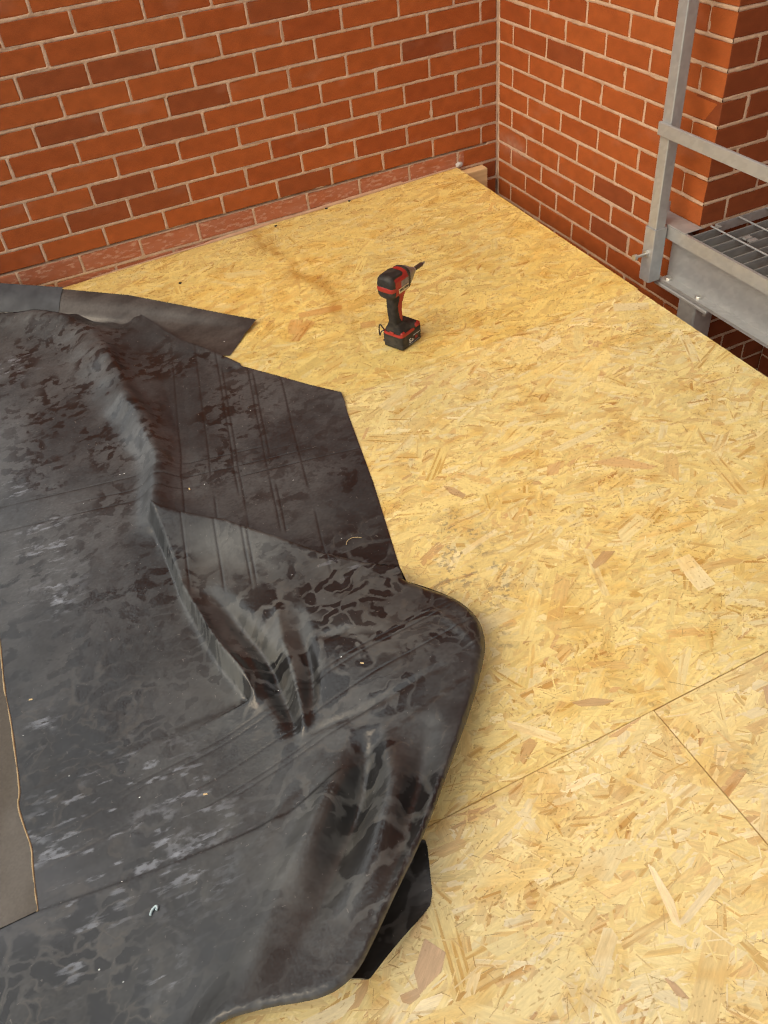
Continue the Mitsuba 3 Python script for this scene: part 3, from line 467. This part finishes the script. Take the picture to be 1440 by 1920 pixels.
# ------------------------------------------------------------------ steel walkway
g = thing('steel_walkway', 'galvanised steel walkway with bar grating, edge beam and guard rail beside the right wall', 'walkway')
Yf, Yn = -1.148, -4.2
put('edge_beam', cat([box(-.072, -.0625, Yn, Yf, .040, .0812), box(-.0626, .0, Yn, Yf, .0405, .0480), box(-.036, -.028, Yn, Yf, -.1, .0406), box(-.0725, -.0281, Yn, Yf - .004, -.110, -.0995)]), 'galvanised', g)
put('flange_plate', cbox(-.0715, -.004, YC - .018, -1.062, .0815, .0845, .001), 'galvanised', g)
put('angle_clip', cat([box(-.03, .0, -1.075, -1.069, .083, .113), box(-.03, .0, -1.069, -1.045, .083, .088)]), 'galvanised', g)
def shs(x0, x1, y0, y1, z0, z1, t=.004, c=.004):
    o = shapely.box(x0, y0, x1, y1).buffer(-c).buffer(c, quad_segs=4); i = shapely.box(x0 + t, y0 + t, x1 - t, y1 - t)
    m = trimesh.creation.extrude_polygon(o.difference(i), z1 - z0, engine='earcut'); m.apply_translation((0, 0, z0)); return m
put('post_socket', shs(-.126, -.078, -1.163, -1.114, -.098, .080, .0035), 'galvanised', g, smooth=40)
put('post', shs(-.1215, -.0825, -1.1585, -1.1185, -.09, 1.02, .003), 'galvanised', g, smooth=40)
put('mid_rail', cbox(-.132, -.1218, Yn, -1.117, .361, .3985, .0018), 'galvanised', g)
put('top_rail', cbox(-.125, -.079, Yn, -1.10, 1.0205, 1.06, .004), 'galvanised', g)
# clamping bolt through the socket
bx = lambda x0, x1, r, s=6: (lambda m: (m.apply_transform(trimesh.transformations.rotation_matrix(math.pi / 2, [0, 1, 0])), m.apply_translation(((x0 + x1) / 2, -1.139, -.004)), m)[2])(trimesh.creation.cylinder(r, x1 - x0, sections=s))
put('clamp_bolt', cat([bx(-.134, -.126, .0115), bx(-.168, -.134, .0048, 16), bx(-.178, -.168, .0100, 16)]), 'zinc_bolt', g, smooth=30)
for y in (-1.178, -1.322):
    b = loft([np.c_[sup(r, r, 2, 6), np.full(6, z)] for r, z in ((.0105, 0), (.0105, .0055), (.009, .0068))]); b.apply_translation((-.055, y, -.0995))
    w = loft([np.c_[sup(.014, .014, 2, 18), np.full(18, z)] for z in (0, .0018)]); w.apply_translation((-.055, y, -.0994))
    put('flange_bolt', cat([b, w]), 'zinc_bolt', g, smooth=25)
put('cap_plate', cbox(-.078, .02, -1.385, -1.136, -.1235, -.1125, .002), 'galvanised', g)
put('bolt_end', cat([(lambda m: (m.apply_translation((-.062, -1.366, -.131)), m)[1])(trimesh.creation.cylinder(.006, .018, sections=12))]), 'zinc_bolt', g)
put('support_post', shs(-.070, .012, -1.332, -1.252, -3.2, -.1236, .005, .008), 'galvanised', g, smooth=40)
# bar grating
bars = [-1.254 - .0437 * i for i in range(70)]
zt = .0805
rest = []
for i, y in enumerate(bars):
    m = box(-.061, .395, y - .0022, y + .0022, zt - .030, zt) if i else box(-.061, .052, y - .0022, y + .0022, zt - .030, zt)
    if i < 16: put('bearing_bar', m, 'galvanised_bar', g)
    else: rest.append(m)
put('bearing_bar', cat(rest), 'galvanised_bar', g, kind='stuff')
put('edge_bar', cat([box(.052, .395, -1.2335, -1.2295, zt - .030, zt + .001), box(.050, .054, -1.2558, -1.2296, zt - .0301, zt + .0005)]), 'galvanised', g)
for x in (.030, .141, .252, .363):
    put('cross_rod', tube([(x, bars[0] + .02, zt + .0005), (x, bars[-1], zt + .0005)], .0032, 8), 'galvanised', g, smooth=True)
put('end_plate', box(-.0618, -.0611, bars[-1], bars[0] + .002, zt - .0305, zt - .012), 'galvanised', g)
put('saddle_clip', cat([box(.052, .078, bars[2] - .020, bars[2] - .004, zt - .004, zt + .001), box(.052, .080, bars[3] + .003, bars[3] + .019, zt - .004, zt + .001), box(.058, .070, bars[3] + .0191, bars[2] - .0201, zt - .010, zt - .003)]), 'galvanised', g)

# ------------------------------------------------------------------ the rubber roofing sheet
def poly_near(P, pl):
    """distance, side (+ left of travel) and interpolated third value of the nearest point on an open polyline"""
    pl = np.asarray(pl, float); best = np.full(len(P), 1e9); side = np.zeros(len(P)); val = np.zeros(len(P))
    for a, b in zip(pl[:-1], pl[1:]):
        d = b[:2] - a[:2]; L = d @ d; t = np.clip(((P - a[:2]) @ d) / L, 0, 1); q = a[:2] + t[:, None] * d; r = P - q; dist = np.hypot(r[:, 0], r[:, 1])
        s = np.sign(d[0] * (P[:, 1] - a[1]) - d[1] * (P[:, 0] - a[0])); m = dist < best
        best[m], side[m], val[m] = dist[m], s[m], (a[2] + t * (b[2] - a[2]))[m]
    return best, side, val
def smooth01(x): x = np.clip(x, 0, 1); return x * x * (3 - 2 * x)
def densify(pl, step=.006):
    pl = np.asarray(pl, float); o = []
    for a, b in zip(pl[:-1], pl[1:]):
        n = max(1, int(np.ceil(np.linalg.norm((b - a)[:2]) / step)))
        o += [a + (b - a) * i / n for i in range(n)]
    return np.array(o + [pl[-1]])
def round_pl(pl, it=2):
    pl = np.asarray(pl, float)
    for _ in range(it):
        q = [pl[0]]
        for a, b in zip(pl[:-1], pl[1:]): q += [.75 * a + .25 * b, .25 * a + .75 * b]
        pl = np.array(q + [pl[-1]])
    return pl
MASKP = Polygon([(x, y) for x, y, _ in MASK]).buffer(0)
MB = np.asarray(MASK[:14], float)
bump_rbf = RBFInterpolator(np.array([(x, y) for x, y, _ in BUMP]), np.array([h for _, _, h in BUMP]), kernel='thin_plate_spline', smoothing=1e-7)
rim_pl = round_pl(RIM)
def rim_r(y): return np.interp(y, [-2.65, -2.42, -2.2, -2.0, -1.95], [.012, .013, .026, .026, .015])
def sheet_height(P):
    n3 = np.c_[P * 5.0, np.zeros(len(P))]
    h = .0020 + .006 * (meshkit.fbm(n3, 2, 3) - .35) + .0016 * (meshkit.fbm(np.c_[P * 22, np.ones(len(P))], 2, 9) - .5)
    h = np.maximum(h, .0016)
    # the long ridge: its left side falls steeply, its right side runs out slowly
    wp = np.stack([meshkit.fbm(np.c_[P * 13, np.full(len(P), 4.)], 2, 21), meshkit.fbm(np.c_[P * 13, np.full(len(P), 9.)], 2, 33)], 1) - .5
    d, s, a = poly_near(P + wp * .022, round_pl(R1)); a = a * (.66 + .46 * meshkit.noise(np.c_[P * 11, np.full(len(P), 2.)], 5))
    h = h + .0045 * (meshkit.fbm(np.c_[P[:, 0] * 22 + P[:, 1] * 20, P[:, 1] * 48 - P[:, 0] * 14, np.full(len(P), 6.)], 3, 8) - .5) * np.exp(-(d / .07) ** 2)
    h = h + a * np.where(s < 0, np.exp(-(d / (.036 + .040 * np.clip((P[:, 1] + 1.15) / .5, 0, 1))) ** 2), .62 * np.exp(-(d / .030) ** 2) + .38 * np.exp(-(d / .085) ** 2))
    d, s, a = poly_near(P, round_pl(C0)); h = h + a * np.where(s < 0, np.exp(-(d / .10) ** 2), np.exp(-(d / .035) ** 2))
    # free edge by the wall stands up in waves
    e = np.asarray(EDGE[:24], float); d, s, a = poly_near(P, e); h = h + np.maximum(a - .004, 0) * np.exp(-(d / .05) ** 2)
    # the rolled fold
    b = np.maximum(bump_rbf(P), 0)
    inside = shapely.contains_xy(MASKP, P[:, 0], P[:, 1]); d, _, w = poly_near(P, MB); sd = np.where(inside, d, -d)
    wid = np.clip(w * .55, .007, .03)
    f = smooth01((sd + wid) / (wid * 1.15))
    fold = b * f
    for ci_, (pl, wl, wr) in enumerate(CR):
        d, s, a = poly_near(P + wp * .008, round_pl(pl, 1)); k = a * np.exp(-(d / np.where(s > 0, wl, wr)) ** np.where((a > 0) & ~((ci_ >= 5) & (ci_ <= 8)), 1.5, 2.0)); fold = fold + k * (1.4 if ci_ < 4 else np.interp(P[:, 1], [-2.58, -2.42], [.35, 1.7]) if 5 <= ci_ <= 8 else 1.0)
    d, s, a = poly_near(P, rim_pl); r = rim_r(P[:, 1]); k = np.clip(d / r, 0, 1); drop = r * (1 - np.sqrt(np.clip(1 - (1 - k) ** 2, 0, 1)))
    fold = np.where(fold > 0, np.maximum(fold - drop, fold * .35), fold)
    h = h + fold
    d, s, a = poly_near(P, SEAM); h = h + np.where(P[:, 1] < -1.9, .0040 * smooth01(.5 - s * d / .012), 0)
    return np.maximum(h, .0014)
def sheet_mesh():
    edge, rim = densify(EDGE), densify(rim_pl)
    tail = np.array([(-2.6, -3.25, .003), (-3.0, -3.2, .003), (-3.05, -.9, .003)])
    ring = np.vstack([edge, rim[1:], tail])
    pg = Polygon(ring[:, :2]).buffer(0)
    gx, gy = np.meshgrid(np.arange(-3.04, -1.2, .0055), np.arange(-3.24, -.01, .0055)); G = np.c_[gx.ravel(), gy.ravel()]
    G = G + rng.uniform(-.0009, .0009, G.shape)
    coarse = (G[:, 0] < -2.5) | (G[:, 1] < -2.95)
    keep = ~coarse | (np.arange(len(G)) % 7 == 0)
    G = G[keep]; G = G[shapely.contains_xy(pg.buffer(-.003), G[:, 0], G[:, 1])]
    t0 = densify(np.vstack([rim[-1:], tail, edge[:1]]), .03)[1:-1]
    B = np.vstack([edge, rim[1:], t0])
    P = np.vstack([B[:, :2], G]); nb = len(B); ne = len(edge); nr = len(rim) - 1
    h = sheet_height(P)
    h[ne:ne + nr] = np.maximum(h[ne:ne + nr], rim[1:, 2])
    h[:ne] = np.maximum(h[:ne] * .3, B[:ne, 2])
    tri = Delaunay(P).simplices; c = P[tri].mean(1); tri = tri[shapely.contains_xy(pg, c[:, 0], c[:, 1])]
    a, b, d = P[tri[:, 0]], P[tri[:, 1]], P[tri[:, 2]]; cr = (b - a)[:, 0] * (d - a)[:, 1] - (b - a)[:, 1] * (d - a)[:, 0]
    tri = tri[np.abs(cr) > 1e-9]; cr = cr[np.abs(cr) > 1e-9]; tri[cr < 0] = tri[cr < 0][:, ::-1]
    V = np.c_[P, deckz(P[:, 0]) + h]
    # cut edge: a 1.5 mm lip down from the free edge; the rim rolls under
    idx = np.arange(ne - 1 + 1); ex, F = [], [tri]
    lip = V[:ne].copy(); lip[:, 2] -= .0016; base = len(V)
    V = np.vstack([V, lip]);
    for i in range(ne - 1): F.append([[i, i + 1, base + i + 1], [i, base + i + 1, base + i]])
    rr = np.arange(ne - 1, ne + nr); rp = V[rr][:, :2]; t = np.gradient(rp, axis=0); t /= np.linalg.norm(t, axis=1, keepdims=True) + 1e-9; inn = np.c_[t[:, 1], -t[:, 0]]
    if not pg.contains(Point(rp[len(rp) // 2] + inn[len(rp) // 2] * .01)): inn = -inn
    rh = V[rr][:, 2] - deckz(V[rr][:, 0]); prev = rr
    r_ = rim_r(rp[:, 1])
    for ox, oz in ((.10, .45), (.42, .88), (.95, 1.0), (2.2, 1.25), (4.5, 2.0), (8.0, 3.2)):
        q = rp + inn * (r_ * ox)[:, None]; z = deckz(q[:, 0]) + np.maximum(rh - r_ * oz * (1 if ox < 1 else rh / (3.2 * r_) * .45 + .55), .0012)
        base = len(V); V = np.vstack([V, np.c_[q, z]]); cur = np.arange(base, base + len(rr))
        for i in range(len(rr) - 1): F.append([[prev[i], prev[i + 1], cur[i + 1]], [prev[i], cur[i + 1], cur[i]]])
        prev = cur
    return V, np.vstack([np.asarray(f).reshape(-1, 3) for f in F])
rm = thing('roofing_membrane', 'large stained black rubber roofing sheet lying crumpled with a rolled fold on the boards', 'rubber sheet')
sv, sf = sheet_mesh()
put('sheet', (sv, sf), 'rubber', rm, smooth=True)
def surf(x, y):
    P = np.array([[x, y]]); return float(deckz(x)) + float(sheet_height(P)[0])
# lower flap that shows under the fold, a bare lap strip and its bead of adhesive
fl = round_pl(FLAP, 1); fi = np.array([(x - .10 - .04 * i / len(fl), y + .09, max(h * .9, .002)) for i, (x, y, h) in enumerate(fl)])
n_ = len(fl); nu = 8; FV, FFc = [], []
for i in range(n_):
    for j in range(nu):
        s_ = j / (nu - 1); q = fl[i] * (1 - s_) + fi[i] * s_; FV.append((q[0], q[1], float(deckz(q[0])) + max(q[2] * (1 - s_) ** .5, .0013)))
for i in range(n_ - 1):
    for j in range(nu - 1):
        a = i * nu + j; FFc += [[a, a + 1, a + nu + 1], [a, a + nu + 1, a + nu]]
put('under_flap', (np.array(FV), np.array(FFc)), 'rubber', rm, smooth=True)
bd = round_pl(BEAD, 1)
put('adhesive_bead', tube([(x, y, surf(x, y) + .0002) for x, y, _ in densify(bd, .01)], [.0013 + .0016 * float(meshkit.noise(np.array([i * .37, 2., 0.]))) for i in range(len(densify(bd, .01)))], 6), 'adhesive', rm, smooth=True)
lp = densify(bd, .01); LV, LF = [], []
for i, (x, y, _) in enumerate(lp):
    for j in range(6):
        xx = x - .45 * j / 5; LV.append((xx, y, surf(xx, y) + .0016))
for i in range(len(lp) - 1):
    for j in range(5):
        a = i * 6 + j; LF += [[a, a + 6, a + 7], [a, a + 7, a + 1]]
put('lap_strip', (np.array(LV), np.array(LF)), 'rubber_clean', rm, smooth=True)
# strip of sheet turned up along the wall, and a patch on its end
def strip_mesh(o, c_, i_, lift=0.0, s0=0.0, s1=1.0, v0=0.0, v1=1.0, n=60, m=24):
    o, c_, i_ = (np.asarray(a, float) for a in (o, c_, i_))
    def at(pl, s):
        L = np.r_[0, np.cumsum(np.linalg.norm(np.diff(pl[:, :2], axis=0), axis=1))]; s = s * L[-1]
        return np.array([np.interp(s, L, pl[:, k]) for k in range(3)]).T
    S = np.linspace(s0, s1, n); A, B_, C_ = at(o, S), at(c_, S), at(i_, S); V = []
    for j in range(m):
        v = v0 + (v1 - v0) * j / (m - 1)
        q = A * (1 - v / .55) + B_ * (v / .55) if v < .55 else B_ * (1 - (v - .55) / .45) + C_ * ((v - .55) / .45)
        r = math.exp(-((v - .55) / .10) ** 2) * .004 + .010 * math.sin(math.pi * min(v / .55, 1)) * (A[:, 2] / .09)
        q = q.copy(); q[:, 2] = np.maximum(q[:, 2] + r, .0015) + lift; V.append(q)
    V = np.array(V); F = []
    for j in range(m - 1):
        for k in range(n - 1):
            a = j * n + k; F += [[a, a + n, a + n + 1], [a, a + n + 1, a + 1]]
    V = V.reshape(-1, 3); V[:, 1] = np.minimum(V[:, 1], -.004); V[:, 2] += deckz(V[:, 0]); return V, np.array(F)
put('rubber_strip', strip_mesh(STRIP_OUT, STRIP_CR, STRIP_IN), 'rubber_plain', smooth=True, label='creased strip of dark rubber turned up against the long wall, under the big sheet', cat='rubber strip')
put('rubber_patch', strip_mesh(STRIP_OUT, STRIP_CR, STRIP_IN, .0025, 0.0, .489, -.03, .53, 24, 12), 'rubber_blue', smooth=True, label='blue-black rubber patch stuck over the left end of the strip by the wall', cat='rubber patch')

# small things lying on the sheet
for (x, y, h), lb in zip(CHIPS, ['wood chip lying in the dark hollow beside the long ridge of the sheet', 'wood chip on the bulging fold of the sheet', None, 'small wood chip on the flat chalky area of the sheet', 'tiny wood chip beside the ochre adhesive line', None]):
    if lb is None: continue
    m = cbox(-.0040, .0040, -.0017, .0017, 0, .0014, .0005); m.apply_transform(trimesh.transformations.rotation_matrix(rng.uniform(0, 3), [0, 0, 1])); m.apply_translation((x, y, surf(x, y) - .0004))
    put('wood_chip', m, 'chip_wood', label=lb, cat='wood chip')
sp = []
for x, y, h in SPECKS:
    m = trimesh.creation.icosphere(1, rng.uniform(.0008, .0014)); m.apply_scale((1.4, .9, .5)); m.apply_translation((x, y, surf(x, y))); sp.append(m)
put('debris', cat(sp), 'white_bit', label='white crumbs scattered over the black sheet', kind='stuff')
put('plastic_shaving', tube([(x, y, surf(x, y) + .003) for x, y, h in round_pl(WORM)], .0022, 6), 'plastic_blue', smooth=True, label='curled pale blue plastic shaving near the bottom left of the sheet', cat='shaving')
put('thread', tube([(x, y, surf(x, y) + .0012) for x, y, h in round_pl(THREAD)], .0007, 5), 'chip_wood', smooth=True, label='short pale thread lying on the dark flat part of the sheet', cat='thread')

# ------------------------------------------------------------------ cordless impact driver standing on its battery
dv = thing('impact_driver', 'red and black cordless impact driver standing upright on its battery on the boards', 'power tool')
ang = 25.8
DT = T().translate([-.972, -1.064, float(deckz(-.972)) + .0006]) @ T().rotate([0, 0, 1], ang)
def dput(name, m, b, smooth=35, parent=None, **k): return put(name, m, b, parent or dv, smooth=smooth, to_world=DT, **k)
def zl(st, e=5.0, m=36):   # loft along z: (z, cx, cy, rx, ry)
    return loft([np.c_[sup(rx, ry, e, m, cx, cy), np.full(m, z)] for z, cx, cy, rx, ry in st])
def xl(st, e=4.0, m=36):   # loft along x: (x, cy, cz, ry, rz)
    return loft([np.c_[np.full(m, x), sup(ry, rz, e, m, cy, cz)] for x, cy, cz, ry, rz in st])
bt = dput('battery', zl([(0, 0, 0, .044, .034), (.003, 0, 0, .0475, .0375), (.040, 0, 0, .0485, .0385), (.044, 0, 0, .0480, .038)], 11), 'tool_black')
dput('battery_top', zl([(.0441, .022, 0, .0262, .0365), (.052, .022, 0, .0255, .0355), (.060, .018, 0, .0245, .033), (.063, .016, 0, .021, .030)], 6), 'tool_black', parent=bt)
for s in (-1, 1):
    w = cbox(.020, .045, s * .0300 - .0085, s * .0300 + .0085, .046, .0615, .004); dput('release_button', w, 'tool_red', parent=bt)
# ribs and print on the battery
dput('rib', cat([cbox(-.0487, -.030, -.0389, .0389, z, z + .0028, .0008) for z in (.016,)]), 'tool_black', parent=bt)
def side_text(txt, h, x, z, y=-.0392):
    m = meshkit.text_mesh(txt, h, .0006, bold=True); v = m.vertices.copy(); m.vertices = np.c_[v[:, 0] + x, y - v[:, 2], v[:, 1] + z]; m.fix_normals(); return m
dput('lettering', cat([side_text('5', .0135, -.018, .014), side_text('.0', .0085, -.0075, .0145)]), 'print_white', parent=bt, smooth=False)
dput('emblem', cat([box(.012, .0255, -.0393, -.0388, .0200, .0222), box(.011, .0245, -.0393, -.0388, .0165, .0187), box(.014, .0230, -.0393, -.0388, .0235, .0250)]), 'tool_red', parent=bt, smooth=False)
dput('print_line', cat([box(.004, .037, -.0393, -.0388, .0300, .0312), box(-.018, .034, -.0393, -.0388, .0080, .0086)]), 'print_white', parent=bt, smooth=False)
# red collar and black foot of the handle
dput('foot_collar', zl([(.0442, -.0125, 0, .0365, .0382), (.048, -.0125, 0, .0362, .0380), (.0525, -.0135, 0, .0345, .0365)], 6), 'tool_red')
dput('handle_foot', zl([(.0526, -.014, 0, .033, .034), (.060, -.015, 0, .031, .032), (.067, -.018, 0, .027, .027), (.076, -.022, 0, .022, .021), (.082, -.025, 0, .0195, .018)], 5), 'tool_grip')
dput('collar_lug', cat([cbox(-.0505, -.0470, -.008, .008, .050, .058, .001), cbox(-.047, -.030, -.0395, -.030, .0445, .061, .003)]), 'tool_red')
dput('handle', zl([(.0815, -.026, 0, .0190, .0165), (.095, -.0275, 0, .0185, .0160), (.120, -.029, 0, .0190, .0162), (.145, -.0285, 0, .0200, .0165), (.165, -.026, 0, .0215, .0170), (.178, -.024, 0, .0235, .0180)], 3.2), 'tool_grip')
dput('handle_front', zl([(.080, -.0150, 0, .0060, .0150), (.095, -.0175, 0, .0095, .0168), (.120, -.0200, 0, .0128, .0174), (.140, -.0190, 0, .0155, .0180), (.160, -.0085, 0, .0165, .0180), (.182, -.0030, 0, .0290, .0190)], 3.2), 'tool_red')
dput('trigger', zl([(.138, .0010, 0, .0060, .0085), (.150, .0060, 0, .0072, .0095), (.166, .0105, 0, .0080, .0095), (.172, .0110, 0, .0070, .0085)], 3), 'tool_black')
# head
HZ = .206
dput('motor_housing', xl([(-.056, 0, HZ - .001, .0285, .0335), (-.045, 0, HZ, .0300, .0355), (.000, 0, HZ, .0300, .0355), (.016, 0, HZ + .001, .0290, .0340), (.024, 0, HZ + .002, .0272, .0315)], 3.4), 'tool_red')
dput('rear_cap', xl([(-.0645, 0, HZ + .001, .0215, .0255), (-.0625, 0, HZ + .001, .0265, .0310), (-.0560, 0, HZ + .001, .0305, .0360), (-.0490, 0, HZ + .001, .0312, .0368), (-.0482, 0, HZ + .001, .0300, .0355)], 3.4), 'tool_black')
dput('rear_band', xl([(-.0652, 0, HZ - .002, .0200, .0075), (-.0630, 0, HZ - .002, .0274, .0082), (-.0560, 0, HZ - .002, .0312, .0086), (-.0500, 0, HZ - .002, .0318, .0082)], 6), 'tool_red')
dput('top_pad', xl([(-.0560, 0, HZ + .026, .0200, .0100), (-.0500, 0, HZ + .0262, .0252, .0112), (-.010, 0, HZ + .0262, .0256, .0112), (-.004, 0, HZ + .0262, .0235, .0102)], 4), 'tool_black')
dput('front_collar', xl([(.0125, 0, HZ + .002, .0300, .0350), (.0210, 0, HZ + .002, .0296, .0345), (.0250, 0, HZ + .002, .0280, .0325)], 3.2), 'tool_black')
dput('front_band', xl([(.0080, 0, HZ + .0330, .0110, .0026), (.0180, 0, HZ + .0335, .0130, .0030), (.0235, 0, HZ + .0320, .0120, .0030)], 3), 'tool_red')
dput('nose_cone', xl([(.0240, 0, HZ + .002, .0268, .0310), (.0330, 0, HZ + .002, .0262, .0300), (.0440, 0, HZ + .001, .0225, .0248), (.0560, 0, HZ, .0165, .0175), (.0650, 0, HZ - .001, .0118, .0122), (.0690, 0, HZ - .001, .0105, .0105)], 2.4), 'tool_metal')
dput('collet', xl([(.0680, 0, HZ - .001, .0098, .0098), (.0730, 0, HZ - .001, .0100, .0100), (.0760, 0, HZ - .001, .0080, .0080)], 2), 'zinc_bolt')
dput('bit_holder', xl([(.0750, 0, HZ - .001, .0042, .0042), (.0850, 0, HZ - .001, .0042, .0042), (.0852, 0, HZ - .001, .0066, .0066), (.1130, 0, HZ - .001, .0066, .0066), (.1150, 0, HZ - .001, .0050, .0050)], 2, 18), 'bit_steel')
dput('screwdriver_bit', xl([(.1148, 0, HZ - .001, .0034, .0034), (.1240, 0, HZ - .001, .0034, .0034), (.1300, 0, HZ - .001, .0016, .0016)], 2, 6), 'tool_metal', smooth=False)
# label plates on the right side of the head
sl = cbox(-.0440, .0105, -.0322, -.0290, HZ - .020, HZ + .012, .0012)
dput('side_panel', cbox(-.0450, .0120, -.0312, -.0285, HZ - .0215, HZ + .020, .0015), 'tool_red')
dput('name_plate', cbox(-.0360, .0105, -.0324, -.0308, HZ - .0190, HZ - .0045, .0005), 'sticker')
dput('upper_plate', cbox(-.0220, .0108, -.0322, -.0308, HZ - .0035, HZ + .0150, .0005), 'sticker_grey')
dput('plate_print', cat([box(a, b, -.0329, -.0323, HZ - .0130, HZ - .0068) for a, b in ((-.0335, -.0300), (-.0288, -.0252), (-.0240, -.0204), (-.0192, -.0168), (-.0120, -.0085), (-.0075, -.0042), (-.0030, .0004), (.0014, .0046), (.0054, .0082))]), 'print_dark', smooth=False)
# belt hook on the left of the foot
hk = [(-.044, .032, .052), (-.050, .038, .050), (-.051, .043, .042), (-.051, .047, .030), (-.0512, .0475, .050), (-.0512, .046, .066), (-.0508, .041, .074), (-.0504, .036, .068), (-.047, .030, .056)]
dput('belt_hook', tube(round_pl(hk, 2), .0020, 8), 'black_screw', smooth=True)
